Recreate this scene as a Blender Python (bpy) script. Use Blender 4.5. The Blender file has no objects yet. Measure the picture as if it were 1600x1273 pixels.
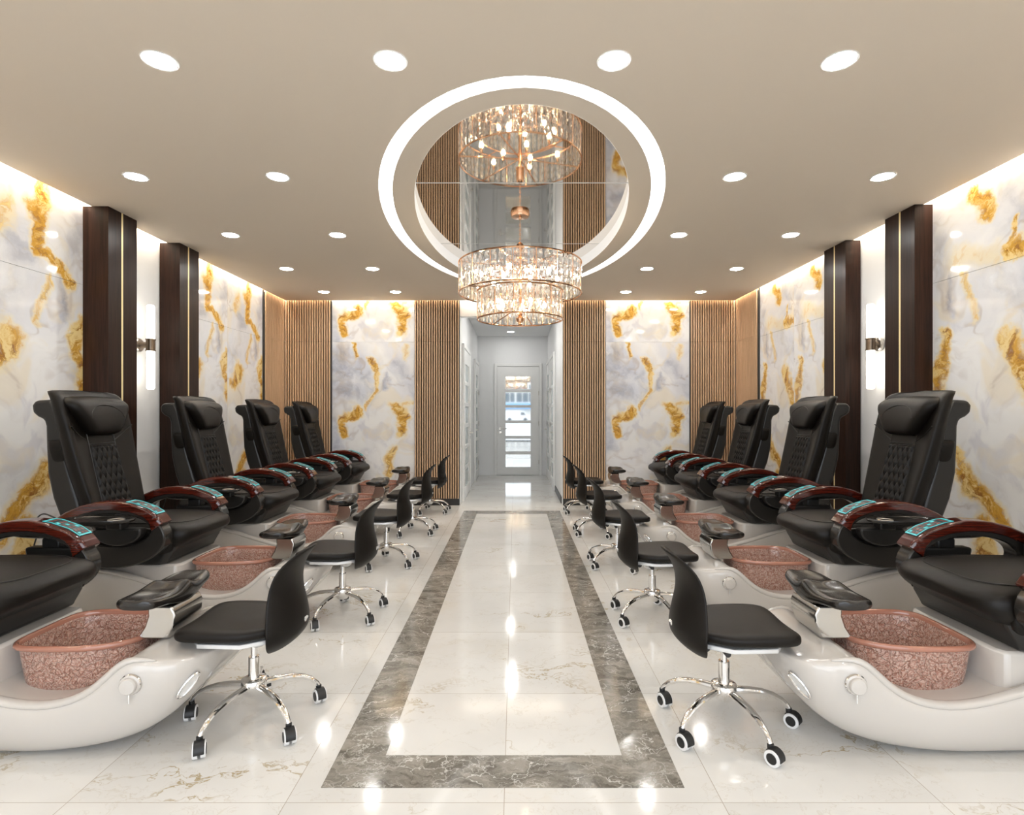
import bpy, bmesh, math, random
from mathutils import Vector, Matrix
from mathutils.bvhtree import BVHTree
random.seed(7)
PI = math.pi
SC = bpy.context.scene
COL = SC.collection
F = 880.0          # focal length in pixels of the 1600x1273 frame

# ------------------------------------------------------------------ camera, world, exposure
cam = bpy.data.cameras.new('camera')
cam_o = bpy.data.objects.new('camera', cam)
COL.objects.link(cam_o)
cam_o.location = (0, 0, 1.2)
cam_o.rotation_euler = (PI / 2, 0, 0)
cam.sensor_fit = 'HORIZONTAL'
cam.sensor_width = 36
cam.lens = 36 * F / 1600
cam.shift_x = -5 / 1600
cam.shift_y = 6.5 / 1600
cam.clip_start = 0.02
cam.clip_end = 400
SC.camera = cam_o
w = bpy.data.worlds.new('world')
SC.world = w
w.use_nodes = True
bg = w.node_tree.nodes['Background']
bg.inputs[0].default_value = (0.86, 0.92, 1.0, 1)
bg.inputs[1].default_value = 1.1
SC.view_settings.view_transform = 'Standard'
SC.view_settings.look = 'None'
SC.view_settings.gamma = 1
SC.view_settings.exposure = 1.93
SC.view_settings.use_curve_mapping = False
SC.cycles.use_denoising = True
SC.cycles.max_bounces = 10
SC.cycles.diffuse_bounces = 5
SC.cycles.glossy_bounces = 5
SC.cycles.transmission_bounces = 10
SC.cycles.transparent_max_bounces = 12
SC.cycles.sample_clamp_indirect = 6
SC.cycles.caustics_reflective = False
SC.cycles.caustics_refractive = False
# lamp powers (the emitting surfaces of the room's own lamps)
E_DOWN = 36.0
E_COVE = 9.0
E_RING = 0.9
E_SCONCE = 1.2
E_BULB = 22.0

# ------------------------------------------------------------------ mesh collector
class MB:
    def __init__(s):
        s.bm = bmesh.new(); s.mi = 0
    def m(s, i):
        s.mi = i; return s
    def f(s, vs):
        try:
            q = s.bm.faces.new(vs); q.material_index = s.mi; q.smooth = True
            return q
        except ValueError:
            return None
    def box(s, x0, x1, y0, y1, z0, z1, M=None):
        c = [Vector((x, y, z)) for x in (x0, x1) for y in (y0, y1) for z in (z0, z1)]
        if M: c = [M @ p for p in c]
        v = [s.bm.verts.new(p) for p in c]
        for q in ((0, 1, 3, 2), (4, 6, 7, 5), (0, 4, 5, 1), (2, 3, 7, 6), (0, 2, 6, 4), (1, 5, 7, 3)):
            s.f([v[i] for i in q])
        return s
    def loft(s, rings, closed=True, cap=True):
        vr = [[s.bm.verts.new(p) for p in r] for r in rings]
        n = len(rings[0])
        for a, b in zip(vr, vr[1:]):
            for i in range(n if closed else n - 1):
                j = (i + 1) % n
                s.f([a[i], a[j], b[j], b[i]])
        if cap:
            s.f(vr[0][::-1]); s.f(vr[-1])
        return vr
    def tube(s, pts, r, n=8, ry=None, cap=True, closed=False):
        pts = [Vector(p) for p in pts]
        k = len(pts)
        rs = r if isinstance(r, (list, tuple)) else [r] * k
        rings = []
        up = None
        for i, p in enumerate(pts):
            if closed: t = pts[(i + 1) % k] - pts[i - 1]
            else: t = pts[min(i + 1, k - 1)] - pts[max(i - 1, 0)]
            t.normalize()
            if up is None:
                up = Vector((0, 0, 1)) if abs(t.z) < 0.9 else Vector((1, 0, 0))
            a = t.cross(up)
            if a.length < 1e-6: a = t.orthogonal()
            a.normalize(); b = a.cross(t).normalized()
            up = b
            q = ry[i] if isinstance(ry, (list, tuple)) else (ry if ry else rs[i])
            rings.append([p + a * math.cos(2 * PI * j / n) * rs[i] + b * math.sin(2 * PI * j / n) * q for j in range(n)])
        if closed: rings.append(None)
        if closed:
            vr = [[s.bm.verts.new(p) for p in rr] for rr in rings[:-1]]
            for i in range(k):
                a, b = vr[i], vr[(i + 1) % k]
                for j in range(n):
                    l = (j + 1) % n
                    s.f([a[j], a[l], b[l], b[j]])
        else:
            s.loft(rings, cap=cap)
        return s
    def lathe(s, prof, n=24, M=None, cap=True):
        rings = []
        for r, z in prof:
            rg = [Vector((r * math.cos(2 * PI * j / n), r * math.sin(2 * PI * j / n), z)) for j in range(n)]
            if M: rg = [M @ p for p in rg]
            rings.append(rg)
        s.loft(rings, cap=cap)
        return s
    def prism(s, poly, h0, h1, axis='y', M=None):
        """poly of (a, b): axis y -> (x, z); axis z -> (x, y)"""
        def P(a, b, h):
            v = Vector((a, h, b)) if axis == 'y' else (Vector((a, b, h)) if axis == 'z' else Vector((h, a, b)))
            return M @ v if M else v
        s.loft([[P(a, b, h0) for a, b in poly], [P(a, b, h1) for a, b in poly]])
        return s
    def build(s, name, mats, parent=None, bevel=0, sub=0, sharp=35, seg=2, loc=None):
        bmesh.ops.recalc_face_normals(s.bm, faces=s.bm.faces)
        me = bpy.data.meshes.new(name)
        s.bm.to_mesh(me); s.bm.free()
        for m in (mats if isinstance(mats, (list, tuple)) else [mats]): me.materials.append(m)
        o = bpy.data.objects.new(name, me)
        COL.objects.link(o)
        if parent: o.parent = parent
        if loc: o.location = loc
        if bevel:
            b = o.modifiers.new('bevel', 'BEVEL'); b.width = bevel; b.segments = seg; b.limit_method = 'ANGLE'; b.angle_limit = math.radians(40)
        if sub:
            q = o.modifiers.new('subdivision', 'SUBSURF'); q.levels = sub; q.render_levels = sub
        if not sub:
            me.set_sharp_from_angle(angle=math.radians(sharp))
        return o

def tag(o, label, cat, group=None):
    o['label'] = label; o['category'] = cat
    if group: o['group'] = group
    return o
def struct(o):
    o['kind'] = 'structure'; return o
def thing(name, label=None, cat=None, loc=(0, 0, 0), rz=0, group=None):
    o = bpy.data.objects.new(name, None); COL.objects.link(o)
    o.empty_display_size = 0.1
    o.location = loc; o.rotation_euler = (0, 0, rz)
    if label: tag(o, label, cat, group)
    return o
def dup(root, loc, rz, label):
    r = root.copy(); COL.objects.link(r); r.location = loc; r.rotation_euler = (0, 0, rz); r['label'] = label
    for ch in list(root.children):
        c = ch.copy(); COL.objects.link(c); c.parent = r
        for g in list(ch.children):
            d = g.copy(); COL.objects.link(d); d.parent = c
    return r
def lerp(a, b, t): return a + (b - a) * t
def interp(tab, x):
    if x <= tab[0][0]: return tab[0][1]
    for (x0, y0), (x1, y1) in zip(tab, tab[1:]):
        if x <= x1: return lerp(y0, y1, (x - x0) / (x1 - x0))
    return tab[-1][1]

# ------------------------------------------------------------------ materials
class NT:
    def __init__(s, name):
        s.mat = bpy.data.materials.new(name); s.mat.use_nodes = True
        s.t = s.mat.node_tree; s.n = s.t.nodes; s.b = s.n['Principled BSDF']
    def set(s, **k):
        for a, v in k.items():
            s.inp(a.replace('_', ' '), v)
        return s
    def inp(s, key, v):
        i = s.b.inputs[key]
        if hasattr(v, 'links'): s.t.links.new(v, i)
        else: i.default_value = (*v, 1) if isinstance(v, tuple) and len(v) == 3 and i.type == 'RGBA' else v
    def put(s, node, i, v):
        if v is None: return
        if hasattr(v, 'links'): s.t.links.new(v, node.inputs[i])
        else: node.inputs[i].default_value = v
    def M(s, op, a, b=None, c=None, clamp=False):
        n = s.n.new('ShaderNodeMath'); n.operation = op; n.use_clamp = clamp
        s.put(n, 0, a); s.put(n, 1, b); s.put(n, 2, c)
        return n.outputs[0]
    def V(s, op, a, b=None, scale=None):
        n = s.n.new('ShaderNodeVectorMath'); n.operation = op
        s.put(n, 0, a); s.put(n, 1, b)
        if scale is not None: s.put(n, 'Scale', scale)
        return n.outputs['Value'] if op in ('LENGTH', 'DOT_PRODUCT', 'DISTANCE') else n.outputs[0]
    def coord(s, which='Object'):
        return s.n.new('ShaderNodeTexCoord').outputs[which]
    def noise(s, vec, scale, detail=4, rough=0.5, dist=0.0, col=False):
        n = s.n.new('ShaderNodeTexNoise'); s.put(n, 'Vector', vec); n.inputs['Scale'].default_value = scale
        n.inputs['Detail'].default_value = detail; n.inputs['Roughness'].default_value = rough; n.inputs['Distortion'].default_value = dist
        return n.outputs['Color' if col else 'Fac']
    def vor(s, vec, scale, feature='F1', out='Distance', rnd=1.0):
        n = s.n.new('ShaderNodeTexVoronoi'); n.feature = feature; s.put(n, 'Vector', vec); n.inputs['Scale'].default_value = scale
        n.inputs['Randomness'].default_value = rnd
        return n.outputs[out]
    def mapr(s, v, a, b, c=0.0, d=1.0, smooth=True):
        n = s.n.new('ShaderNodeMapRange'); n.interpolation_type = 'SMOOTHSTEP' if smooth else 'LINEAR'
        s.put(n, 0, v)
        for i, q in zip((1, 2, 3, 4), (a, b, c, d)): n.inputs[i].default_value = q
        return n.outputs[0]
    def mix(s, f, a, b):
        n = s.n.new('ShaderNodeMix'); n.data_type = 'RGBA'
        s.put(n, 0, f)
        for i, v in ((6, a), (7, b)):
            s.put(n, i, (*v, 1) if isinstance(v, tuple) and len(v) == 3 else v)
        return n.outputs[2]
    def scl(s, vec, v3):
        return s.V('MULTIPLY', vec, v3)
    def bump(s, h, strength=0.3, dist=0.01):
        n = s.n.new('ShaderNodeBump'); n.inputs['Strength'].default_value = strength; n.inputs['Distance'].default_value = dist
        s.put(n, 'Height', h); s.t.links.new(n.outputs[0], s.b.inputs['Normal'])
        return s

def plain(name, col, rough=0.5, metal=0.0, emit=None, es=0, spec=None, coat=0, var=0.0):
    t = NT(name)
    c = col
    if var:
        c = t.mix(t.noise(t.coord(), 6, 3), tuple(x * (1 - var) for x in col), tuple(min(1, x * (1 + var)) for x in col))
    t.set(Base_Color=c, Roughness=rough, Metallic=metal)
    if spec is not None: t.set(Specular_IOR_Level=spec)
    if coat: t.set(Coat_Weight=coat, Coat_Roughness=0.05)
    if emit: t.set(Emission_Color=emit, Emission_Strength=float(es))
    return t.mat

def leather(name, col, rough, bump=0.12):
    t = NT(name)
    t.set(Base_Color=t.mix(t.noise(t.coord(), 5, 3), tuple(c * .8 for c in col), tuple(c * 1.25 for c in col)), Roughness=rough, Specular_IOR_Level=.24)
    h = t.M('ADD', t.noise(t.coord(), 350, 2), t.M('MULTIPLY', t.noise(t.coord(), 14, 3), 3.0))
    t.bump(h, bump, 0.002)
    return t.mat

def wood(name, c0, c1, axis, rough=0.35, coat=0.0, s=40, lines=0.5):
    t = NT(name)
    st = [s, s, s]; st['xyz'.index(axis)] = s * 0.035
    p = t.scl(t.coord(), tuple(st))
    n = t.noise(p, 1.0, 6, 0.65)
    n2 = t.noise(p, 3.5, 4, 0.6)
    v = t.M('ADD', t.M('MULTIPLY', n, 1 - lines), t.M('MULTIPLY', n2, lines))
    t.set(Base_Color=t.mix(t.mapr(v, .33, .67), c0, c1), Roughness=rough)
    if coat: t.set(Coat_Weight=coat, Coat_Roughness=0.06)
    t.bump(v, .08, .002)
    return t.mat

def onyx(name, segs, greys):
    """polished onyx slab; u, v of the UV map are metres on the slab. segs: (u0,v0,u1,v1,radius,strength) of gold; greys the same for blue-grey"""
    t = NT(name)
    uv = t.coord('UV')
    w1 = t.V('SCALE', t.V('SUBTRACT', t.noise(uv, 2.6, 2, col=True), (0.5, 0.5, 0.5)), scale=0.30)
    w2 = t.V('SCALE', t.V('SUBTRACT', t.noise(uv, 11, 5, .65, col=True), (0.5, 0.5, 0.5)), scale=0.11)
    p = t.V('MULTIPLY', t.V('ADD', uv, t.V('ADD', w1, w2)), (1, 1, 0))
    def field(lst):
        out = None
        for (u0, v0, u1, v1, r, k) in lst:
            ba = Vector((u1 - u0, v1 - v0, 0)); l2 = max(ba.length_squared, 1e-6)
            pa = t.V('SUBTRACT', p, (u0, v0, 0))
            h = t.M('MULTIPLY', t.V('DOT_PRODUCT', pa, tuple(ba)), 1 / l2, clamp=True)
            d = t.V('DISTANCE', pa, t.V('SCALE', tuple(ba), scale=h))
            q = t.M('MULTIPLY', t.mapr(d, r * 1.45, r * .1), k)
            out = q if out is None else t.M('MAXIMUM', out, q)
        return out
    soft = t.V('ADD', uv, t.V('SCALE', w1, scale=1.6))
    big = t.noise(soft, 1.5, 3, .5, .6)
    fine = t.noise(p, 6, 5, .55, .6)
    base = t.mix(t.mapr(big, .34, .62), (.90, .89, .87), (.80, .80, .82))
    base = t.mix(t.M('MULTIPLY', t.mapr(t.noise(soft, 3.1, 4, .5, .8), .52, .68), .42), base, (.54, .53, .60))
    base = t.mix(t.M('MULTIPLY', t.mapr(t.noise(soft, 2.2, 3, .5, 1.0), .50, .66), .5), base, (.86, .74, .52))
    base = t.mix(t.M('MULTIPLY', t.mapr(fine, .55, .75), .20), base, (.58, .50, .42))
    g = t.M('MULTIPLY', field(greys), t.mapr(fine, .25, .6, .5, 1.0))
    base = t.mix(g, base, t.mix(t.mapr(t.noise(p, 4, 5, .6), .38, .62), (.60, .63, .72), (.27, .30, .40)))
    rid = t.M('ABSOLUTE', t.M('SUBTRACT', t.noise(soft, 1.6, 4, .5, .5), .5))
    base = t.mix(t.M('MULTIPLY', t.mapr(rid, .030, .0), t.mapr(big, .4, .6, .0, .40)), base, (.40, .30, .22))
    gf = field(segs)
    gn = t.noise(p, 13, 7, .68, 1.2)
    gm = t.noise(p, 4.5, 3, .5)
    gold = t.mix(t.mapr(gn, .34, .55), (.30, .11, .015), (.70, .37, .04))
    gold = t.mix(t.mapr(t.M('ADD', gn, t.M('MULTIPLY', t.M('SUBTRACT', gm, .5), .8)), .50, .66), gold, (.88, .68, .30))
    base = t.mix(t.M('MULTIPLY', t.mapr(gf, .0, .55), .75), base, (.90, .76, .46))
    edge = t.M('ADD', gf, t.M('ADD', t.M('MULTIPLY', t.M('SUBTRACT', gn, .5), 1.5), t.M('MULTIPLY', t.M('SUBTRACT', gm, .5), .9)))
    base = t.mix(t.M('MULTIPLY', t.mapr(edge, .32, .80), .95), base, gold)
    t.set(Base_Color=base, Roughness=0.07, Specular_IOR_Level=0.45)
    return t.mat

M_ = {}
M_['ceil'] = plain('ceiling paint', (.79, .70, .59), .85)
M_['white'] = plain('white paint', (.88, .88, .88), .6)
M_['hall'] = plain('hallway paint', (.78, .785, .79), .7)
M_['doorw'] = plain('white door lacquer', (.78, .78, .77), .3)
M_['ringwhite'] = plain('white groove paint', (.88, .88, .88), .5)
M_['diff'] = plain('lit downlight diffuser', (.9, .9, .9), .4, emit=(1, .98, .94), es=E_DOWN)
M_['ringlamp'] = plain('lit ring diffuser', (.9, .9, .9), .4, emit=(1, .99, .97), es=E_RING)
M_['band'] = plain('recess band with added glow', (.88, .88, .88), .5, emit=(1, .97, .93), es=.16)  # light on the recess wall is put into its material as a weak glow
M_['cove'] = plain('lit warm strip', (.9, .9, .9), .4, emit=(1, .89, .72), es=E_COVE)
M_['tube'] = plain('lit glass tube', (.9, .9, .9), .3, emit=(1, .93, .80), es=E_SCONCE)
M_['bulb'] = plain('lit warm bulb', (.9, .9, .9), .3, emit=(1, .80, .52), es=E_BULB)
M_['chrome2'] = plain('soft chrome', (.60, .59, .57), .12, 1.0)
M_['chrome'] = plain('polished chrome', (.86, .85, .84), .07, 1.0)
M_['satin'] = plain('satin nickel', (.55, .52, .48), .28, 1.0)
M_['bronze'] = plain('aged bronze', (.20, .155, .115), .32, 1.0)
M_['rose'] = plain('rose gold metal', (.86, .50, .30), .16, 1.0)
M_['brass'] = plain('pale brass inlay', (.95, .80, .44), .4, .25)
M_['shell'] = plain('glossy white shell', (.54, .51, .475), .16, coat=.5)
M_['plate'] = plain('silver plastic', (.72, .72, .71), .25, .35)
M_['leather'] = leather('black leather', (.0055, .0041, .0030), .42)
M_['leather_s'] = leather('black stool leather', (.0058, .0042, .0029), .45, .06)
M_['gloss'] = plain('glossy black plastic', (.022, .020, .018), .18)
M_['satinblk'] = plain('satin black plastic', (.014, .013, .012), .38)
M_['pad'] = plain('glossy charcoal pad', (.012, .010, .0085), .24, coat=.12)
M_['stitch'] = plain('dark piping', (.008, .007, .006), .45)
M_['mahogany'] = wood('glossy mahogany', (.026, .0035, .002), (.095, .013, .006), 'x', .14, .6, 60)
M_['walnut'] = wood('dark walnut veneer', (.011, .005, .0032), (.036, .015, .0088), 'z', .33, 0, 38)
M_['walnut'].node_tree.nodes['Principled BSDF'].inputs['Specular IOR Level'].default_value = .2
M_['oak'] = wood('light oak slat', (.54, .345, .20), (.72, .49, .31), 'z', .5, 0, 60)
M_['felt'] = plain('black felt backing', (.004, .003, .003), .9)
M_['skirt'] = plain('dark baseboard', (.022, .019, .017), .4)
M_['teal'] = plain('lit teal outline', (.05, .30, .31), .4, emit=(.10, .75, .78), es=.13)
M_['tealdim'] = plain('lit dark keypad', (.02, .045, .05), .3, emit=(.05, .30, .33), es=.02)
M_['key'] = plain('keypad print', (.20, .07, .06), .4)
M_['rubber'] = plain('black caster plastic', (.012, .012, .012), .45)
M_['grey'] = plain('pale grey tread', (.75, .75, .75), .45)
M_['mirror'] = plain('ceiling mirror', (.78, .745, .70), .035, 1.0)
M_['pane'] = plain('reflective door pane', (.66, .69, .70), .03, 1.0)
M_['frost'] = plain('frosted pane', (.60, .66, .66), .25, .3)
M_['drain'] = plain('steel drain', (.6, .6, .6), .2, 1.0)

def tub_mat():
    t = NT('rose moulded acrylic')
    co = t.coord()
    v = t.vor(t.V('ADD', co, t.V('SCALE', t.noise(co, 22, 2, col=True), scale=.05)), 42, 'DISTANCE_TO_EDGE')
    v2 = t.noise(t.scl(co, (1, 1, 1)), 46, 2, .5, 4.0)
    h = t.M('ADD', t.mapr(v, 0, .09), t.M('MULTIPLY', v2, .8))
    t.set(Base_Color=t.mix(t.mapr(v2, .4, .62), (.50, .235, .17), (.80, .54, .44)), Roughness=.14, Transmission_Weight=.30, IOR=1.45,
          Specular_IOR_Level=.9, Coat_Weight=.6, Coat_Roughness=.05)
    t.bump(h, .8, .006)
    return t.mat
M_['tub'] = tub_mat()
t = NT('smooth rose acrylic rim'); t.set(Base_Color=(.50, .22, .15), Roughness=.1, Transmission_Weight=.25, Coat_Weight=.6); M_['tubrim'] = t.mat
t = NT('cut crystal'); t.set(Base_Color=(1, .97, .93), Roughness=.03, Transmission_Weight=.9, IOR=1.52, Specular_IOR_Level=.9); M_['crystal'] = t.mat
tp = t.n.new('ShaderNodeBsdfTransparent'); mx = t.n.new('ShaderNodeMixShader'); mx.inputs[0].default_value = .62
t.t.links.new(tp.outputs[0], mx.inputs[1]); t.t.links.new(t.b.outputs[0], mx.inputs[2]); t.t.links.new(mx.outputs[0], t.n['Material Output'].inputs['Surface'])

def floor_mat(name='cream marble tiles'):
    t = NT(name)
    co = t.coord()
    sx, sy, ox, oy = .671, .668, -.034, 1.729
    s = t.n.new('ShaderNodeSeparateXYZ'); t.put(s, 0, co)
    fx = t.M('DIVIDE', t.M('SUBTRACT', s.outputs[0], ox), sx)
    fy = t.M('DIVIDE', t.M('SUBTRACT', s.outputs[1], oy), sy)
    c = t.n.new('ShaderNodeCombineXYZ'); t.put(c, 0, t.M('FLOOR', fx)); t.put(c, 1, t.M('FLOOR', fy))
    wn = t.n.new('ShaderNodeTexWhiteNoise'); t.put(wn, 'Vector', c.outputs[0])
    off = t.V('SCALE', wn.outputs['Color'], scale=17)
    p = t.V('ADD', co, off)
    pw = t.V('ADD', p, t.V('SCALE', t.noise(p, 3, 4, .6, col=True), scale=.5))
    st = t.scl(pw, (.55, 1.5, 1))
    r = t.M('ABSOLUTE', t.M('SUBTRACT', t.noise(st, 1.5, 7, .62, .3), .5))
    vein = t.M('MULTIPLY', t.mapr(r, .010, 0), t.mapr(t.noise(p, 2.1, 2), .47, .70))
    rr = t.M('ABSOLUTE', t.M('SUBTRACT', t.noise(t.scl(pw, (1, 2.0, 1)), 3.3, 6, .6), .5))
    vein2 = t.M('MULTIPLY', t.mapr(rr, .009, 0), .22)
    base = t.mix(t.mapr(t.noise(p, 1.6, 4), .3, .7), (.635, .625, .60), (.715, .705, .68))
    base = t.mix(t.M('MULTIPLY', t.mapr(t.noise(pw, 1.9, 5, .6), .56, .75), .25), base, (.62, .55, .42))
    base = t.mix(vein2, base, (.42, .35, .25))
    base = t.mix(t.M('MULTIPLY', vein, .9), base, (.36, .27, .12))
    def seam(f, size):
        fr = t.M('FRACT', f)
        d = t.M('MULTIPLY', t.M('MINIMUM', fr, t.M('SUBTRACT', 1, fr)), size)
        return t.mapr(d, .0016, .0006)
    sm = t.M('MAXIMUM', seam(fx, sx), seam(fy, sy))
    base = t.mix(t.M('MULTIPLY', sm, .75), base, (.30, .24, .17))
    t.set(Base_Color=base, Roughness=.085, Specular_IOR_Level=.36)
    return t.mat
M_['floor'] = floor_mat()

def grey_marble():
    t = NT('grey veined marble')
    co = t.coord()
    pw = t.V('ADD', co, t.V('SCALE', t.noise(co, 4, 5, .65, col=True), scale=.28))
    n = t.noise(t.scl(pw, (3, 9, 1)), 2.0, 8, .7, .6)
    base = t.mix(t.mapr(n, .3, .7), (.11, .10, .082), (.36, .335, .295))
    v = t.vor(t.scl(pw, (.7, 1.3, 1)), 10, 'DISTANCE_TO_EDGE')
    v2 = t.vor(t.scl(pw, (.7, 1.4, 1)), 24, 'DISTANCE_TO_EDGE')
    k = t.M('MULTIPLY', t.mapr(v, .030, 0), t.mapr(t.noise(co, 5, 3), .38, .62))
    k2 = t.M('MULTIPLY', t.mapr(v2, .05, 0), t.mapr(t.noise(co, 7, 3), .42, .62))
    base = t.mix(t.M('MULTIPLY', k2, .55), base, (.62, .60, .56))
    base = t.mix(t.M('MULTIPLY', k, .75), base, (.74, .72, .68))
    t.set(Base_Color=base, Roughness=.09)
    return t.mat
M_['greym'] = grey_marble()

SIDE_L = [(.33, 2.62, .35, 2.40, .07, 1), (.35, 2.42, .40, 2.16, .055, .95), (.42, 2.16, .20, 2.10, .05, 1), (.24, 2.12, .08, 2.06, .05, 1),
          (.56, 2.42, .60, 2.30, .10, .55),
          (.29, 2.0, .37, 1.80, .035, .6), (.56, 1.66, .70, 1.50, .09, .9), (.06, 1.78, .02, 1.35, .07, .9),
          (.10, .98, .34, .74, .06, .9), (.30, .82, .62, .48, .11, 1), (.42, .50, .50, .20, .08, .9)]
GREY_L = [(.50, 2.28, .48, 2.14, .13, .6), (.18, 2.05, .16, 1.85, .04, .7), (.45, 1.95, .75, 1.8, .18, .35), (.05, 2.5, .1, 2.2, .08, .4)]
SIDE_R = [(.36, 2.56, .44, 2.40, .06, .9), (.62, 2.12, .80, 2.16, .06, 1), (.62, 2.30, .62, 2.14, .03, .8), (.26, 2.14, .50, 2.10, .11, .4),
          (.30, 2.03, .36, 1.82, .035, .55), (.58, 1.66, .68, 1.56, .05, .7), (.66, 1.60, .78, 1.25, .08, .95), (.14, 1.74, .06, 1.30, .06, .85),
          (.28, .80, .56, .54, .10, 1), (.20, .98, .30, .80, .05, .7), (.40, .50, .50, .18, .08, .9)]
GREY_R = [(.55, 2.56, .60, 2.35, .16, .55), (.16, 2.05, .19, 1.88, .035, .7), (.5, 1.98, .8, 1.9, .18, .4), (.1, 2.3, .05, 2.1, .07, .3)]
BACK_S = [(.35, 1.22, .15, 1.12, .07, 1), (.14, 1.12, .13, .93, .06, 1), (.47, 1.88, .59, 1.72, .04, .9), (.59, 1.72, .58, 1.48, .04, .85),
          (.57, 1.48, .44, 1.26, .035, .7), (.78, 1.28, .92, 1.10, .08, .95), (.92, 1.10, .86, .94, .07, .95), (.80, .74, .72, .42, .08, .75),
          (.86, 1.32, 1.04, 1.36, .05, .5), (.30, 2.07, .31, 1.92, .03, .9), (.96, 2.05, .97, 1.9, .05, .5)]
GREY_B = [(.05, 1.78, .35, 1.72, .22, .85), (.05, 1.45, .40, 1.50, .20, .7), (.02, 1.1, .05, .75, .09, .6), (.72, 1.66, .70, 1.48, .035, .8),
          (.85, 1.80, 1.0, 1.60, .13, .55), (.08, 2.02, .28, 1.94, .06, .6), (.02, 2.0, .05, 1.9, .08, .6)]
M_['onyx_l'] = onyx('onyx slab left', SIDE_L, GREY_L)
M_['onyx_r'] = onyx('onyx slab right', SIDE_R, GREY_R)
M_['onyx_b'] = onyx('onyx slab back', BACK_S, GREY_B)

# ------------------------------------------------------------------ room
XL, XR, YB, YF = -2.99, 2.86, 7.25, -1.5      # wall planes
ZC, ZT = 2.62, 2.80                            # ceiling underside, top of the cove slot
CL, CR, CB = -2.93, 2.80, 7.19                 # ceiling edges at the cove slot
HX0, HX1, HY = -.71, .61, 10.67                # hallway

b = MB(); b.box(XL - .1, XR + .1, YF - .1, HY + .2, -.12, 0)
struct(b.build('floor', M_['floor']))
b = MB()
ox0, ox1, oy0, oy1 = -.620, .540, 1.796, 6.82
ix0, ix1, iy0, iy1 = -.452, .372, 1.966, 6.62
for a in ((ox0, ix0, oy0, oy1), (ix1, ox1, oy0, oy1), (ix0, ix1, oy0, iy0), (ix0, ix1, iy1, oy1)):
    b.box(a[0], a[1], a[2], a[3], .0002, .0014)
struct(b.build('trim_1', M_['greym']))

def wall_slab(b, ax, fixed, a0, a1, z0, z1, umap, thick, vs=0.0):
    """a quad facing the room with UVs in metres; ax = 'x' means the plane x = fixed spanning y"""
    L = b.bm.loops.layers.uv.verify()
    P = (lambda a, z: (fixed, a, z)) if ax == 'x' else (lambda a, z: (a, fixed, z))
    Q = (lambda a, z: (fixed + thick, a, z)) if ax == 'x' else (lambda a, z: (a, fixed + thick, z))
    f0 = [b.bm.verts.new(P(a, z)) for a, z in ((a0, z0), (a1, z0), (a1, z1), (a0, z1))]
    f1 = [b.bm.verts.new(Q(a, z)) for a, z in ((a0, z0), (a1, z0), (a1, z1), (a0, z1))]
    fc = [b.f(f0), b.f(f1[::-1])] + [b.f([f0[i], f1[i], f1[(i + 1) % 4], f0[(i + 1) % 4]]) for i in range(4)]
    for q in fc:
        for l in q.loops:
            a = l.vert.co.y if ax == 'x' else l.vert.co.x
            l[L].uv = (umap(a), l.vert.co.z - vs)

for side, X, sg in (('left', XL, -1), ('right', XR, 1)):
    b = MB()
    b.box(min(X + sg * .008, X + sg * .12), max(X + sg * .008, X + sg * .12), YF - .1, YB + .12, 0, ZT)
    wl = struct(b.build('wall_' + side, M_['white']))
    mat = M_['onyx_l' if side == 'left' else 'onyx_r']
    ends = [3.90, 5.85, 6.66] if side == 'left' else [3.88, 5.78, 6.58]
    near = [(2.86, ends[0], ends[0]), (1.82, 2.86, 2.86), (.78, 1.82, 1.82), (-.26, .78, .78), (YF, -.26, -.26)]
    far = [(5.02 if side == 'left' else 4.98, ends[1], ends[1]), (ends[1], ends[2], ends[2])]
    for (y0, y1, e) in near + far:
        for (z0, z1) in ((0, 2.075), (2.078, ZT)):
            b = MB()
            wall_slab(b, 'x', X, y0 + .001, y1 - .001, z0, z1, lambda a, e=e: e - a, sg * .01)
            b.build('marble_slab', mat, wl)
# back wall in two halves beside the hallway opening
for nm, x0, x1 in (('wall_back', XL, HX0), ('wall_back', HX1, XR)):
    b = MB(); b.box(x0 + .001, x1 - .001 if x1 > 1 else x1, YB + .008, YB + .12, 0, ZT)
    wb = struct(b.build(nm, M_['white']))
    mx0, mx1 = ((519 - 805) * YB / F, (647 - 805) * YB / F) if x0 < -1 else ((947 - 805) * YB / F, (1077 - 805) * YB / F)
    for (z0, z1, vs) in ((0, 2.094, 0), (2.097, ZT, 1.30)):
        b = MB(); wall_slab(b, 'y', YB, mx0, mx1, z0, z1, lambda a, m=mx0: a - m, .01, vs)
        b.build('marble_slab', M_['onyx_b'], wb)
b = MB(); b.box(HX0 - .0, HX1 + .0, YB + .008, YB + .13, 2.427, ZT)
struct(b.build('wall_header', M_['white']))
b = MB(); b.box(HX0 - .1, HX0, YB + .12, HY, 0, ZT); struct(b.build('wall_hall_left', M_['hall']))
b = MB(); b.box(HX1, HX1 + .1, YB + .12, HY, 0, ZT); struct(b.build('wall_hall_right', M_['hall']))
b = MB(); b.box(HX0 - .1, HX1 + .1, HY, HY + .1, 0, ZT); struct(b.build('wall_hall_end', M_['hall']))
b = MB(); b.box(HX0, HX1, YB + .13, HY, 2.63, 2.70); struct(b.build('ceiling_hall', M_['hall']))
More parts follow.
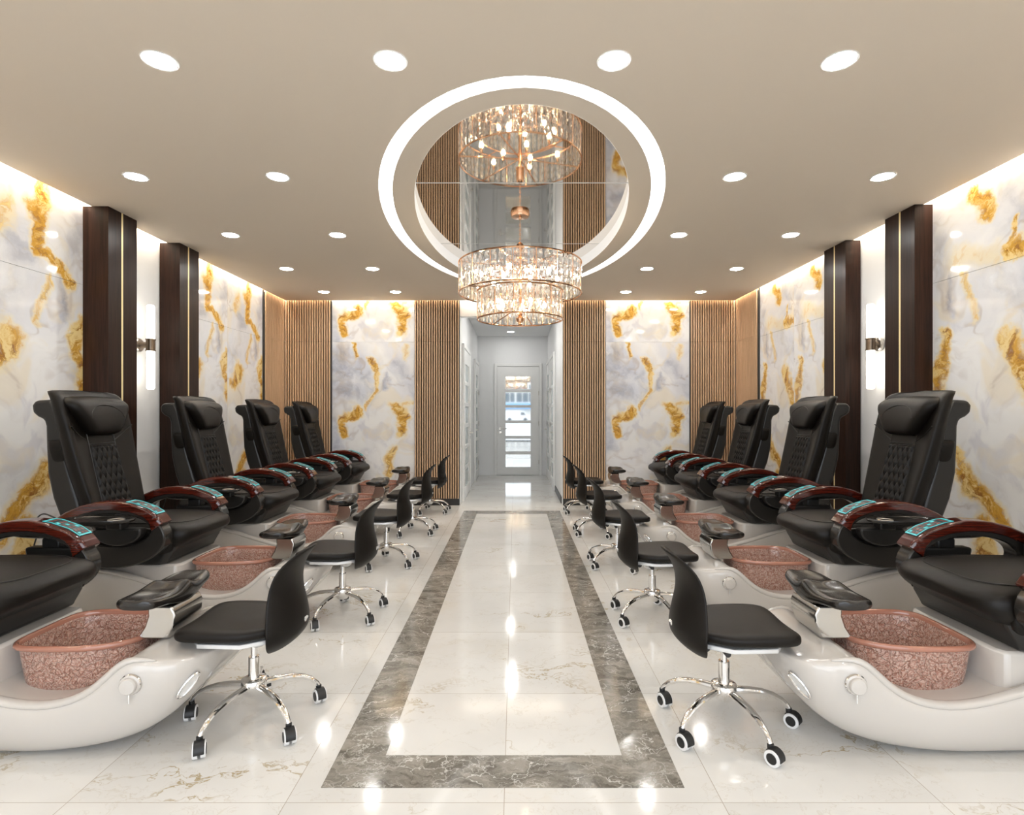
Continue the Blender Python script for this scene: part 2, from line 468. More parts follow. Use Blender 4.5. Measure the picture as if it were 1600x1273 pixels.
# front wall behind the camera, with the open shop front
b = MB()
b.box(XL - .12, -2.6, YF - .12, YF, 0, ZT); b.box(2.5, XR + .12, YF - .12, YF, 0, ZT); b.box(-2.6, 2.5, YF - .12, YF, 2.45, ZT)
struct(b.build('wall_front', M_['white']))
b = MB()
for x in (-2.6, -1.1, .94, 2.46): b.box(x, x + .04, YF - .09, YF - .04, .0, 2.45)
for z in (0, 2.41): b.box(-2.6, 2.5, YF - .09, YF - .04, z, z + .04)
struct(b.build('window_1', M_['satinblk']))

# ceiling with ring groove, mirror recess and the open cove slot
CX, CY = .042, 4.42
def ell(a, bb, z, th): return Vector((CX + bb * math.cos(th), CY + a * math.sin(th), z))
ths = sorted([2 * PI * i / 144 for i in range(144)] + [math.atan2((y - CY), (x - CX)) % (2 * PI) for x in (CL, CR) for y in (YF, CB)])
def rect(z, th):
    dx, dy = math.cos(th), math.sin(th)
    k = 1e9
    if dx > 1e-9: k = min(k, (CR - CX) / dx)
    if dx < -1e-9: k = min(k, (CL - CX) / dx)
    if dy > 1e-9: k = min(k, (CB - CY) / dy)
    if dy < -1e-9: k = min(k, (YF - CY) / dy)
    return Vector((CX + dx * k, CY + dy * k, z))
def pth(a, bb, th):   # ellipse parameter whose direction is th
    return math.atan2(math.sin(th) * bb, math.cos(th) * a)
def R(a, bb, z): return [ell(a, bb, z, pth(a, bb, th)) for th in ths]
b = MB()
b.loft([[rect(ZC + .05, th) for th in ths], [rect(ZC, th) for th in ths], R(2.04, 1.0, ZC), R(2.04, 1.0, ZC + .07)], cap=False)
b.loft([R(1.95, .91, ZC + .07), R(1.95, .91, ZC), R(1.82, .767, ZC)], cap=False)
for f_ in b.bm.faces: f_.smooth = False
ceil = struct(b.build('ceiling', M_['ceil']))
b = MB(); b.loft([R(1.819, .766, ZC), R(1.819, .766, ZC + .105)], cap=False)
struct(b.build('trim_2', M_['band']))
b = MB(); b.box(XL - .1, XR + .1, YF - .1, YB + .1, ZT, ZT + .06)
struct(b.build('ceiling_upper', M_['ringwhite']))
t_ = thing('ring_light', 'large oval white ring light set flush in the ceiling around the mirror', 'ceiling light', (CX, CY, ZC))
b = MB(); b.loft([R(2.035, .995, ZC + .035), R(1.955, .915, ZC + .035)], cap=False)
for v in b.bm.verts: v.co -= Vector((CX, CY, ZC))
b.build('diffuser', M_['ringlamp'], t_)
b = MB()
b.loft([R(2.0395, .9995, ZC + .0), R(2.0395, .9995, ZC + .06)], cap=False)
b.loft([R(1.9505, .9105, ZC + .0), R(1.9505, .9105, ZC + .06)], cap=False)
for v in b.bm.verts: v.co -= Vector((CX, CY, ZC))
b.build('groove_side', M_['ringwhite'], t_)
t_ = thing('ceiling_mirror', 'oval mirror panel in the ceiling recess above the chandelier', 'mirror', (CX, CY, 2.715))
# three mirror panes with fine bright seams
N = 96
for (y0, y1) in ((-1.83, 3.73 - CY), (3.733 - CY, 5.08 - CY), (5.083 - CY, 1.83)):
    b = MB()
    pts = []
    ys = [y0 + (y1 - y0) * i / 24 for i in range(25)]
    hw = [.775 * math.sqrt(max(0, 1 - (y / 1.83) ** 2)) + 1e-3 for y in ys]
    poly = [(h, y) for h, y in zip(hw, ys)] + [(-h, y) for h, y in zip(hw[::-1], ys[::-1])]
    b.prism(poly, 0, .006, 'z'); b.build('mirror_pane', M_['mirror'], t_, sharp=20)
b = MB(); b.box(-.77, .77, 3.728 - CY, 3.734 - CY, -.002, .004); b.box(-.77, .77, 5.079 - CY, 5.085 - CY, -.002, .004)
b.build('seam_strip', M_['ringwhite'], t_)

# LED strips hidden in the cove slot (lie on the slab, shine onto the wall)
for nm, bx in (('left', (XL + .004, CL - .006, YF + .02, YB - .03)), ('right', (CR + .006, XR - .004, YF + .02, YB - .03)), ('back', (CL, CR, CB + .006, YB - .004))):
    b = MB(); b.box(bx[0], bx[1], bx[2], bx[3], 2.735, 2.745)
    o = b.build('led_strip', M_['cove'])
    tag(o, {'left': 'warm light strip glowing along the ceiling edge above the left wall', 'right': 'warm light strip glowing along the ceiling edge above the right wall',
            'back': 'warm light strip glowing along the ceiling edge above the back wall'}[nm], 'light strip', 'hidden light strips')

# slat panels
def slat_panel(x0, x1, label, side=None):
    """side None: on the back wall from x0 to x1; 'left'/'right': on the side wall from y=x0 to y=x1"""
    n = max(3, round((x1 - x0) / .0302)); p = (x1 - x0) / n
    t = thing('slat_panel', label, 'wall panel', ((x0 + x1) / 2, YB, 0) if not side else ((XL if side == 'left' else XR), (x0 + x1) / 2, 0), 0, 'vertical oak slat wall panels')
    a0 = -(x1 - x0) / 2
    def bx(b, u0, u1, d0, d1, z0, z1):
        if not side: b.box(u0, u1, -d1, -d0, z0, z1)
        elif side == 'left': b.box(d0, d1, u0, u1, z0, z1)
        else: b.box(-d1, -d0, u0, u1, z0, z1)
    b = MB(); bx(b, a0, -a0, -.006, .004, .0, 2.70); b.build('backing_board', M_['felt'], t)
    b = MB()
    for i in range(n):
        for z0, z1 in ((.085, 2.095), (2.099, 2.655)):
            bx(b, a0 + i * p + p * .2, a0 + i * p + p * .72, .004, .032, z0, z1)
    b.build('slats', M_['oak'], t)
    b = MB()
    bx(b, a0, -a0, .004, .038, 0, .085); b.build('base_rail', M_['skirt'], t)
    return t
def bx_(px): return (px - 805) * YB / F
slat_panel(XL + .037, bx_(518), 'oak slat panel on the back wall in its left corner, left of the left marble')
slat_panel(bx_(648), HX0 - .005, 'oak slat panel on the back wall just left of the hallway opening')
slat_panel(HX1 + .005, bx_(946), 'oak slat panel on the back wall just right of the hallway opening')
slat_panel(bx_(1078), XR - .037, 'oak slat panel on the back wall in its right corner, right of the right marble')
slat_panel(6.68, YB - .005, 'oak slat panel at the far end of the left side wall', 'left')
slat_panel(6.60, YB - .005, 'oak slat panel at the far end of the right side wall', 'right')
b = MB(); b.box(HX1 - .012, HX1 - .001, YB + .12, 8.5, 0, .085); struct(b.build('baseboard_hall', M_['skirt']))
b = MB()
for (x0, x1) in ((bx_(516.7), bx_(519)), (bx_(1077), bx_(1078.5))): b.box(x0, x1, YB - .02, YB - .001, 0, 2.62)
b.box(XL + .001, XL + .022, 6.662, 6.678, 0, 2.62); b.box(XR - .022, XR - .001, 6.582, 6.598, 0, 2.62)
struct(b.build('trim_3', M_['skirt']))

# pilasters
def pilaster(side, y0, y1, yg, depth, label):
    X = XL if side == 'left' else XR; sg = 1 if side == 'left' else -1
    t = thing('wood_pilaster', label, 'pilaster', (X, (y0 + y1) / 2, 0), 0, 'dark wood pilasters')
    c = (y0 + y1) / 2
    def bx(b, a, d, e, f, z0, z1): b.box(min(sg * a, sg * d), max(sg * a, sg * d), e - c, f - c, z0, z1)
    b = MB(); bx(b, .001, depth - .012, y0, y1, 0, 2.619)
    bx(b, depth - .012, depth, y0, yg - .009, 0, 2.619); bx(b, depth - .012, depth, yg + .009, y1, 0, 2.619)
    b.build('board', M_['walnut'], t)
    b = MB(); bx(b, depth - .012, depth + .0005, yg - .0088, yg + .0088, 0, 2.619)
    b.build('gold_strip', M_['brass'], t)
pilaster('left', 3.893, 4.186, 4.03, .178, 'dark walnut pilaster with gold strip on left wall, nearer the camera than the sconce')
pilaster('left', 4.735, 5.02, 4.862, .170, 'dark walnut pilaster with gold strip on left wall, beyond the sconce')
pilaster('right', 3.857, 4.165, 4.006, .125, 'dark walnut pilaster with gold strip on right wall, nearer the camera than the sconce')
pilaster('right', 4.663, 4.985, 4.827, .125, 'dark walnut pilaster with gold strip on right wall, beyond the sconce')

# sconces
def sconce(side, y, xt, label):
    X = XL if side == 'left' else XR; sg = 1 if side == 'left' else -1
    t = thing('wall_sconce', label, 'wall light', (X, y, 1.727), 0, 'tube wall sconces')
    d = abs(xt - X)
    Mx = Matrix.Rotation(sg * PI / 2, 4, 'Y')
    b = MB(); b.lathe([(.0, 0), (.052, 0), (.052, .02), (.045, .026), (0, .026)], 28, Mx); b.build('wall_mount', M_['satin'], t)
    b = MB(); b.lathe([(.024, .02), (.024, d)], 16, Mx); b.build('stem', M_['bronze'], t)
    b = MB(); b.lathe([(0, -.048), (.036, -.048), (.036, -.04), (.033, -.038), (.033, .038), (.036, .04), (.036, .048), (0, .048)], 24, Matrix.Translation((sg * d, 0, 0)))
    b.build('collar', M_['bronze'], t)
    for z0, z1 in ((.048, .315), (-.35, -.048)):
        b = MB(); b.lathe([(.0, z0), (.029, z0), (.029, z1 - .01), (.022, z1), (0, z1)] if z0 > 0 else [(0, z0), (.022, z0), (.029, z0 + .01), (.029, z1), (0, z1)], 20, Matrix.Translation((sg * d, 0, 0)))
        b.build('glass_tube', M_['tube'], t)
sconce('left', 4.457, -2.885, 'bronze wall sconce with two lit vertical tubes, on the left wall')
sconce('right', 4.414, 2.785, 'bronze wall sconce with two lit vertical tubes, on the right wall')

# downlights
def downlight():
    t = thing('recessed_downlight', 'x', 'ceiling light', (0, 0, 0), 0, 'round recessed ceiling downlights')
    b = MB(); b.lathe([(.056, -.001), (.068, -.003), (.070, .0), (.070, .001), (.056, .001)], 32, cap=False)
    b.build('trim_ring', M_['ringwhite'], t)
    b = MB(); b.lathe([(.0, -.0022), (.0565, -.0022), (.0565, .001), (0, .001)], 24); b.build('diffuser', M_['diff'], t)
    return t
dl = downlight(); used = False
ROWS = [(2.28, (-1.438, -.505, .40, 1.314), 'row nearest the camera'), (3.405, (-2.295, -1.435, 1.327, 2.225), 'second row from the camera'),
        (4.53, (-2.29, -1.43, 1.315, 2.215), 'third row from the camera'), (5.60, (-2.275, -1.42, 1.31, 2.20), 'fourth row from the camera'),
        (6.68, (-2.27, -1.42, 1.31, 2.20), 'farthest row before the back wall')]
CN = ['leftmost', 'second from the left', 'third from the left', 'rightmost']
for (y, xs, rn) in ROWS:
    for x, cn in zip(xs, CN):
        lb = 'round white ceiling downlight, %s in the %s' % (cn, rn)
        if not used: dl.location = (x, y, ZC); dl['label'] = lb; used = True
        else: dup(dl, (x, y, ZC), 0, lb)
for y in (1.15, .02):
    for x in ((-2.29, -1.435, 1.32, 2.22) if y > 1 else (-1.435, -.5, .4, 1.32)):
        dup(dl, (x, y, ZC), 0, 'round white ceiling downlight in a row overhead or behind the camera, outside the photo')
for hx_ in (-.05,):  # extra lamps added out of view to brighten the hallway
    for hy_ in (7.55, 7.9, 8.25): dup(dl, (hx_, hy_, 2.629), 0, 'added unseen downlight brightening the hallway, behind the header of its opening')
dup(dl, ((798 - 805) * 10.1 / F, 10.1, 2.629), 0, 'round white downlight in the hallway ceiling above the far glazed door')

# hallway doors
def door(name, loc, rz, W=.90, H=2.11, pane='pane', pw=.475, px=.0, handle=-1, pz=None):
    t = thing(name, None, None, loc, rz); struct(t)
    hw = W / 2
    b = MB(); b.box(-hw, -hw + .055, -.035, -.001, 0, H); b.box(hw - .055, hw, -.035, -.001, 0, H); b.box(-hw + .055, hw - .055, -.035, -.001, H - .055, H)
    b.build('door_frame', M_['doorw'], t, bevel=.004)
    panes = []
    z1, z0 = 1.86, .155
    n = 6; gap = .055; ph = ((z1 - z0) - gap * (n - 1)) / n
    for i in range(n): panes.append((z0 + i * (ph + gap), z0 + i * (ph + gap) + ph))
    b = MB(); lw = hw - .058
    b.box(-lw, px - pw / 2, -.024, -.001, .008, H - .058); b.box(px + pw / 2, lw, -.024, -.001, .008, H - .058)
    zz = [.008] + [q for p in panes for q in p] + [H - .058]
    for i in range(0, len(zz), 2): b.box(px - pw / 2, px + pw / 2, -.024, -.001, zz[i], zz[i + 1])
    lf = b.build('door_leaf', M_['doorw'], t)
    for p0, p1 in panes:
        b = MB(); b.box(px - pw / 2, px + pw / 2, -.014, -.006, p0, p1); b.build('glass_pane', M_[pane], lf)
    hx = handle * (lw - .055)
    b = MB(); b.box(hx - .025, hx + .025, -.032, -.024, .855, .905); b.tube([(hx, -.032, .88), (hx, -.065, .88)], .009)
    b.tube([(hx, -.065, .88), (hx - handle * .12, -.065, .88)], .009)
    b.box(hx - .025, hx + .025, -.032, -.024, .79, .835)
    b.build('handle', M_['satin'], t)
    b = MB()
    for z in (.25, .98, 1.55): b.tube([(-handle * (lw + .002), -.030, z - .04), (-handle * (lw + .002), -.030, z + .04)], .007)
    b.build('hinge', M_['satin'], t)
    return t
door('door_1', ((809.5 - 805) * HY / F, HY, 0), 0)
door('door_2', (HX0, 8.06, 0), PI / 2, W=1.15, pane='frost', pw=.55, handle=1)
door('door_3', (HX0, 10.12, 0), PI / 2, W=.92, pane='frost', pw=.45, handle=-1)
door('door_4', (HX1, 9.0, 0), -PI / 2, W=.92, pane='frost', pw=.45, handle=1)
door('door_5', (HX1, 10.1, 0), -PI / 2, W=.92, pane='frost', pw=.45, handle=-1)

# ------------------------------------------------------------------ chandelier
def chandelier():
    X, Y = .037, 4.30
    t = thing('chandelier', 'two tier round crystal chandelier with rose gold frame hanging below the ceiling mirror', 'chandelier', (X, Y, 2.715))
    def Z(z): return z - 2.715
    b = MB(); b.lathe([(0, 0), (.072, 0), (.072, -.008), (.066, -.03), (.012, -.034), (.01, -.05), (0, -.05)], 32); b.build('canopy', M_['rose'], t)
    b = MB(); b.tube([(0, 0, -.04), (0, 0, Z(2.49))], .0022, 6)
    for i in range(9):
        z = Z(2.485) + i * .017
        ang = (i % 2) * PI / 2
        b.tube([(math.cos(ang) * .007 * math.cos(q), math.sin(ang) * .007 * math.cos(q), z + .011 * math.sin(q)) for q in [2 * PI * k / 10 for k in range(10)]], .0018, 5, closed=True)
    b.build('chain', M_['rose'], t)
    b = MB(); b.lathe([(0, Z(2.492)), (.012, Z(2.49)), (.026, Z(2.475)), (.03, Z(2.462)), (.03, Z(2.385)), (.034, Z(2.38)), (.034, Z(2.37)), (.012, Z(2.365)), (.012, Z(1.95)), (0, Z(1.95))], 24)
    b.build('centre_column', M_['rose'], t)
    b = MB(); b.lathe([(0, Z(1.955)), (.014, Z(1.955)), (.02, Z(1.94)), (.012, Z(1.93)), (.032, Z(1.91)), (.026, Z(1.888)), (.012, Z(1.878)), (.016, Z(1.868)), (.008, Z(1.855)), (0, Z(1.853))], 20)
    b.build('finial', M_['rose'], t)
    def ringm(R_, zs, name='frame_ring', r=.006):
        for z in zs:
            b = MB(); b.tube([(R_ * math.cos(2 * PI * k / 64), R_ * math.sin(2 * PI * k / 64), Z(z)) for k in range(64)], r, 6, closed=True)
            b.build(name, M_['rose'], t)
    ringm(.466, (2.325, 2.098)); ringm(.325, (2.115, 1.903))
    # cross arms
    b = MB()
    for k in range(6):
        a = k * PI / 3 + .2
        b.tube([(.01 * math.cos(a), .01 * math.sin(a), Z(2.30)), (.462 * math.cos(a), .462 * math.sin(a), Z(2.322))], .005, 6)
        b.tube([(.01 * math.cos(a), .01 * math.sin(a), Z(2.0)), (.323 * math.cos(a), .323 * math.sin(a), Z(1.905))], .004, 6)
    for k in range(4):
        a = k * PI / 2 + .6
        b.tube([(.325 * math.cos(a), .325 * math.sin(a), Z(2.115)), (.46 * math.cos(a), .46 * math.sin(a), Z(2.10))], .004, 6)
    b.build('support_arms', M_['rose'], t)
    # crystals: faceted cut bars
    def crystal(h, wd):
        b = MB()
        segs = 7
        rings = []
        for i in range(segs + 1):
            z = -h / 2 + h * i / segs
            q = (.72 if i % 2 else 1.0) if 0 < i < segs else .6
            tw = .35 if i % 2 else 0
            rings.append([Vector((.009 * q * math.cos(2 * PI * j / 6 + tw), wd / 2 * q * math.sin(2 * PI * j / 6 + tw), z)) for j in range(6)])
        b.loft(rings)
        for f_ in b.bm.faces: f_.smooth = False
        return b
    c1 = crystal(.205, .052).build('crystal', M_['crystal'], t, sharp=1)
    c2 = crystal(.19, .045).build('crystal', M_['crystal'], t, sharp=1)
    def place(src, R_, n, z, first):
        for k in range(n):
            a = 2 * PI * k / n
            o = src if k == 0 else src.copy()
            if k: COL.objects.link(o)
            o.parent = t; o.location = (R_ * math.cos(a), R_ * math.sin(a), Z(z)); o.rotation_euler = (0, 0, a)
    place(c1, .460, 54, 2.212, True); place(c2, .319, 42, 2.008, True)
    # rose gold uprights between groups of crystals
    for (n_, den, R_, z0, z1) in ((18, 54, .467, 2.098, 2.325), (14, 42, .326, 1.903, 2.115)):
        b = MB(); b.tube([(0, 0, Z(z0)), (0, 0, Z(z1))], .0032, 5)
        up = b.build('upright', M_['rose'], t)
        for k in range(n_):
            a = 2 * PI * (k * 3 + .5) / den
            o = up if k == 0 else up.copy()
            if k: COL.objects.link(o)
            o.parent = t; o.location = (R_ * math.cos(a), R_ * math.sin(a), 0)
    # bulbs
    k = 0
    for (R_, n, z, ph) in ((.30, 6, 2.235, .25), (.13, 3, 2.25, .9), (.19, 5, 2.02, .1)):
        for i in range(n):
            a = ph + 2 * PI * i / n
            b = MB(); x, y = R_ * math.cos(a), R_ * math.sin(a)
            b.lathe([(0, Z(z) + .055), (.009, Z(z) + .055), (.011, Z(z) + .02), (.009, Z(z) + .012), (0, Z(z) + .012)], 10, Matrix.Translation((x, y, 0)))
            b.m(1).lathe([(0, Z(z) - .024), (.009, Z(z) - .021), (.015, Z(z) - .010), (.016, Z(z)), (.010, Z(z) + .011), (0, Z(z) + .013)], 12, Matrix.Translation((x, y, 0)))
            b.build('bulb', [M_['rose'], M_['bulb']], t)
chandelier()

# ------------------------------------------------------------------ pedicure chair (local +x faces the aisle, z up)
def ray(bv, o, d):
    h = bv.ray_cast(Vector(o), Vector(d).normalized())
    n = h[1]
    if n is not None and n.dot(Vector(d)) > 0: n = -n
    return h[0], n
def pedi_chair():
    T = thing('pedicure_chair', 'x', 'pedicure chair', (0, 0, 0), 0, 'black pedicure chairs with white foot bath bases')
    # --- white shell
    S = [(1.10, .07, .312, .275), (1.09, .14, .322, .245), (1.065, .195, .328, .205), (1.02, .24, .334, .155), (.97, .265, .342, .112), (.92, .276, .354, .082), (.875, .282, .352, .062), (.84, .284, .326, .050),
         (.79, .285, .275, .036), (.73, .285, .232, .024), (.66, .285, .207, .014), (.58, .285, .197, .006), (.49, .285, .203, .002), (.40, .285, .224, .002), (.30, .285, .252, .003),
         (.18, .285, .292, .004), (.06, .285, .330, .006), (-.06, .284, .348, .010), (-.40, .282, .352, .010), (-.54, .27, .352, .012), (-.57, .22, .335, .02)]
    PR = [(0, 1), (.45, 1), (.80, .999), (.90, .99), (.955, .965), (.985, .92), (1.005, .82), (1.01, .65), (.985, .45), (.93, .27), (.85, .12), (.76, .03), (.68, 0), (.34, 0), (0, 0)]
    rings = []
    for (x, hw, zt, zb) in S:
        rt = [Vector((x, hw * a, lerp(zb, zt, c))) for a, c in PR]
        rings.append(rt + [Vector((p.x, -p.y, p.z)) for p in rt[-2:0:-1]])
    b = MB(); b.loft(rings)
    bvb = b.bm.copy(); bvb.normal_update(); bv = BVHTree.FromBMesh(bvb)
    base = b.build('base_shell', M_['shell'], T, sub=2)
    # raised moulded lip that follows the top edge of both sides
    b = MB()
    for sg in (1, -1):
        pts = [(x, sg * (hw - .022), zt - .004) for (x, hw, zt, zb) in S[4:-2]]
        rr_ = [.004, .012, .018] + [.021] * (len(pts) - 5) + [.015, .006]
        b.tube(pts, rr_, 10, ry=[q * .72 for q in rr_])
    b.build('rim_moulding', M_['shell'], base, sub=1)
    # plinth below the seat
    b = MB()
    b.loft([[Vector((x, y, z)) for x, y in ((.366, .20), (.366, -.20), (.345, -.235), (-.5, -.235), (-.5, .235), (.345, .235))] for z in (.19, .364)])
    b.build('plinth', M_['shell'], T, bevel=.012)
    # knobs and vents on both sides of the horn
    for sg in (1, -1):
        p, n = ray(bv, (.90, sg * .6, .275), (0, -sg, 0))
        Mk = Matrix.Translation(p) @ n.to_track_quat('Z', 'Y').to_matrix().to_4x4()
        b = MB(); b.lathe([(0, -.01), (.033, -.01), (.033, .006), (.027, .009), (.027, .02), (.024, .024), (0, .025)], 24, Mk)
        b.m(1).tube([Mk @ Vector((.0, -.026, .008)), Mk @ Vector((.0, -.06, .008))], .0025, 6)
        b.m(1).lathe([(.033, .0), (.036, .002), (.033, .006)], 24, Mk, cap=False)
        b.build('tap_knob', [M_['shell'], M_['chrome']], T)
        p, n = ray(bv, (1.4, sg * .50, .235), (-.42, -sg * .36, -.0))
        q = n.to_track_quat('Z', 'Y').to_matrix().to_4x4()
        Mk = Matrix.Translation(p) @ q
        e = [Mk @ (Matrix.Rotation(.9 * -sg, 4, 'Z') @ Vector((.048 * math.cos(a), .016 * math.sin(a), .002))) for a in [2 * PI * k / 28 for k in range(28)]]
        b = MB(); b.tube(e, .0045, 8, closed=True)
        b.m(1).loft([[Mk @ (Matrix.Rotation(.9 * -sg, 4, 'Z') @ Vector((.044 * math.cos(a), .013 * math.sin(a), h))) for a in [2 * PI * k / 28 for k in range(28)]] for h in (-.01, .003)])
        b.build('vent_grille', [M_['chrome'], M_['plate']], T)
    # --- tub
    def tubring(sx, sy, z, n=40):
        cx, a = .60, .225
        r = []
        for k in range(n):
            th = 2 * PI * k / n
            c, s = math.cos(th), math.sin(th)
            e = .62 if c > 0 else .36
            x = math.copysign(abs(c) ** (e + .12), c) * a * sx
            y = math.copysign(abs(s) ** e, s) * .198 * sy
            if c > 0: y *= 1 - .12 * c
            r.append(Vector((cx + x, y, z)))
        return r
    b = MB()
    b.loft([tubring(.50, .48, .188), tubring(.74, .72, .19), tubring(.78, .76, .20), tubring(.86, .84, .26), tubring(.91, .885, .33), tubring(.93, .91, .352),
            tubring(.955, .935, .352), tubring(.945, .925, .33), tubring(.90, .88, .24), tubring(.84, .82, .165), tubring(.70, .68, .155), tubring(.5, .48, .154)], cap=True)
    tub = b.build('foot_tub', M_['tub'], T, sub=1)
    b = MB()
    vr = b.loft([tubring(.93, .91, .345), tubring(.935, .915, .362), tubring(.96, .945, .368), tubring(1.0, 1.0, .366), tubring(1.012, 1.015, .357), tubring(1.005, 1.005, .347), tubring(.955, .935, .342)], cap=False)
    b.build('tub_rim', M_['tubrim'], tub, sub=1)
    # --- foot rest
    prof = [(.795, .355), (.825, .40), (.838, .44), (.836, .475), (.925, .475), (.940, .445), (.936, .405), (.915, .355)]
    b = MB(); b.prism(prof, -.095, .095, 'y')
    b.build('footrest_bracket', M_['chrome2'], T, bevel=.006)
    rings = []
    n = 26
    for k in range(n + 1):
        u = -1 + 2 * k / n
        y = u * .205
        e = max(0.10, (1 - abs(u) ** 12)) ** .5
        lobe = abs(math.sin(PI * u)) ** .8
        x0 = .855 - .098 * (0.72 + .28 * lobe) * (.3 + .7 * e)
        x1 = .868 + .080 * (0.86 + .14 * math.cos(PI * u)) * (.3 + .7 * e)
        zt = .540 - .016 * lobe + .012 * math.exp(-(u / .2) ** 2)
        zb = .490 - .030 * math.exp(-(u / .45) ** 2)
        zm = (zt + zb) / 2
        zt = zm + (zt - zm) * (.6 + .4 * e); zb = zm + (zb - zm) * (.6 + .4 * e)
        pr = [(0, .5), (.03, .82), (.14, .99), (.35, .90), (.55, .88), (.75, .97), (.90, 1.02), (.98, .82), (1, .5), (.98, .2), (.88, .02), (.5, 0), (.12, .04), (.02, .22)]
        rings.append([Vector((lerp(x0, x1, a), y, lerp(zb, zt, c))) for a, c in pr])
    b = MB(); b.loft(rings); b.build('footrest_pad', M_['pad'], T, sub=1)
    # --- seat
    def sec(x, hw, zt, zb, crown=.012, n=6):
        pr = [(0, 1), (.4, 1), (.72, .985), (.9, .93), (.98, .80), (1, .55), (.985, .3), (.93, .1), (.8, .02), (.4, 0), (0, 0)]
        rt = [Vector((x, hw * a, lerp(zb, zt, c) - (crown * a * a if c > .5 else 0))) for a, c in pr]
        return rt + [Vector((p.x, -p.y, p.z)) for p in rt[-2:0:-1]]
    b = MB()
    b.loft([sec(-.24, .235, .598, .46), sec(-.1, .25, .603, .44), (sec(.1, .257, .606, .42)), sec(.22, .262, .604, .405), sec(.30, .264, .598, .42), sec(.36, .262, .589, .455),
            sec(.400, .245, .577, .482), sec(.425, .205, .562, .498), sec(.440, .14, .550, .508), sec(.443, .07, .542, .512)])
    bs = b.bm.copy(); bs.normal_update(); bvs = BVHTree.FromBMesh(bs)
    seat = b.build('seat_cushion', M_['leather'], T, sub=2)
    pts = []
    for k in range(61):
        th = -PI * .5 + PI * k / 60
        x = -.12 + .500 * abs(math.cos(th)) ** .36
        y = .222 * math.copysign(abs(math.sin(th)) ** .5, math.sin(th))
        h, nn = ray(bvs, (x, y, 1), (0, 0, -1))
        if h: pts.append(h + Vector((0, 0, -.0005)))
    b = MB(); b.tube(pts, .0032, 6); b.build('piping', M_['stitch'], seat)
    b = MB()
    def bxr(x0, x1, hw, z, r=.03): return [Vector(p + (z,)) for p in ((x1, hw - r), (x1 - r, hw), (x0 + r, hw), (x0, hw - r), (x0, -hw + r), (x0 + r, -hw), (x1 - r, -hw), (x1, -hw + r))]
    b.loft([bxr(-.34, .30, .262, .366), bxr(-.34, .31, .268, .385), bxr(-.34, .345, .262, .44), bxr(-.32, .36, .245, .50), bxr(-.30, .36, .235, .54)])
    b.build('seat_base', M_['satinblk'], T, bevel=.008)
    # leather gussets between cushion and arms
    for sg in (1, -1):
        b = MB(); rr = []
        for (x, y0, y1, z0, z1) in ((.35, .235, .255, .44, .50), (.29, .225, .285, .40, .565), (.18, .22, .29, .385, .585), (0, .22, .29, .38, .585), (-.2, .22, .29, .38, .575)):
            rr.append([Vector((x, sg * y0, z0)), Vector((x, sg * y1, z0 + .01)), Vector((x, sg * (y1 + .004), (z0 + z1) / 2)), Vector((x, sg * y1, z1 - .02)), Vector((x, sg * (y0 + y1) / 2, z1)), Vector((x, sg * y0, z1 - .03))])
        b.loft(rr)
        b.build('side_gusset', M_['leather'], T, sub=1)
    # --- arms
    path = [(.325, .598), (.30, .632), (.25, .665), (.17, .692), (.08, .704), (-.01, .699), (-.09, .680), (-.17, .645), (-.23, .605), (-.27, .565)]
    def armp(u):   # centre line of the cap, u 0..1
        k = u * (len(path) - 1); i = min(int(k), len(path) - 2); f_ = k - i
        return Vector((lerp(path[i][0], path[i + 1][0], f_), 0, lerp(path[i][1], path[i + 1][1], f_)))
    for sg in (1, -1):
        yc = sg * .30
        N = 48
        b = MB()
        outer = [(.052 + .300 * math.cos(2 * PI * k / N), .528 + .160 * math.sin(2 * PI * k / N)) for k in range(N)]
        inner = [(.070 + .205 * math.cos(2 * PI * k / N), .572 + .086 * math.sin(2 * PI * k / N)) for k in range(N)]
        vo, vi = [], []
        lay = []
        for (pl, rr) in ((outer, 0), (inner, 1)):
            for y in (yc - .04, yc + .04): lay.append([b.bm.verts.new((x, y, z)) for x, z in pl])
        for k in range(N):
            j = (k + 1) % N
            b.f([lay[0][k], lay[0][j], lay[1][j], lay[1][k]]); b.f([lay[2][k], lay[3][k], lay[3][j], lay[2][j]])
            b.f([lay[0][k], lay[2][k], lay[2][j], lay[0][j]]); b.f([lay[1][k], lay[1][j], lay[3][j], lay[3][k]])
        arm = b.build('armrest', M_['gloss'], T, bevel=.008)
        b = MB(); rr = []
        K = 30
        for k in range(K + 1):
            u = k / K; p = armp(u)
            tg = (armp(min(1, u + .03)) - armp(max(0, u - .03))).normalized()
            nrm = Vector((tg.z, 0, -tg.x));
            if nrm.z < 0: nrm = -nrm
            th = lerp(.036, .023, min(1, u * 5)); hw = lerp(.050, .043, u)
            if u > .8: th = lerp(.023, .014, (u - .8) / .2)
            c = p + Vector((0, yc, 0))
            pr = [(-1, -1), (1, -1), (1, .6), (.82, 1), (-.82, 1), (-1, .6)]
            rr.append([c + Vector((0, a * hw, 0)) + nrm * (q * th) + (nrm * (-(th - .023))) for a, q in pr])
        b.loft(rr)
        cap = b.build('wood_armrest_cap', M_['mahogany'], T, bevel=.004)
        # control panel on the cap
        def frame(u):
            p = armp(u); tg = (armp(min(1, u + .03)) - armp(max(0, u - .03))).normalized()
            n_ = Vector((tg.z, 0, -tg.x)); n_ = n_ if n_.z > 0 else -n_
            th = lerp(.036, .023, min(1, u * 5))
            return p + Vector((0, yc, 0)) + n_ * .0235, n_
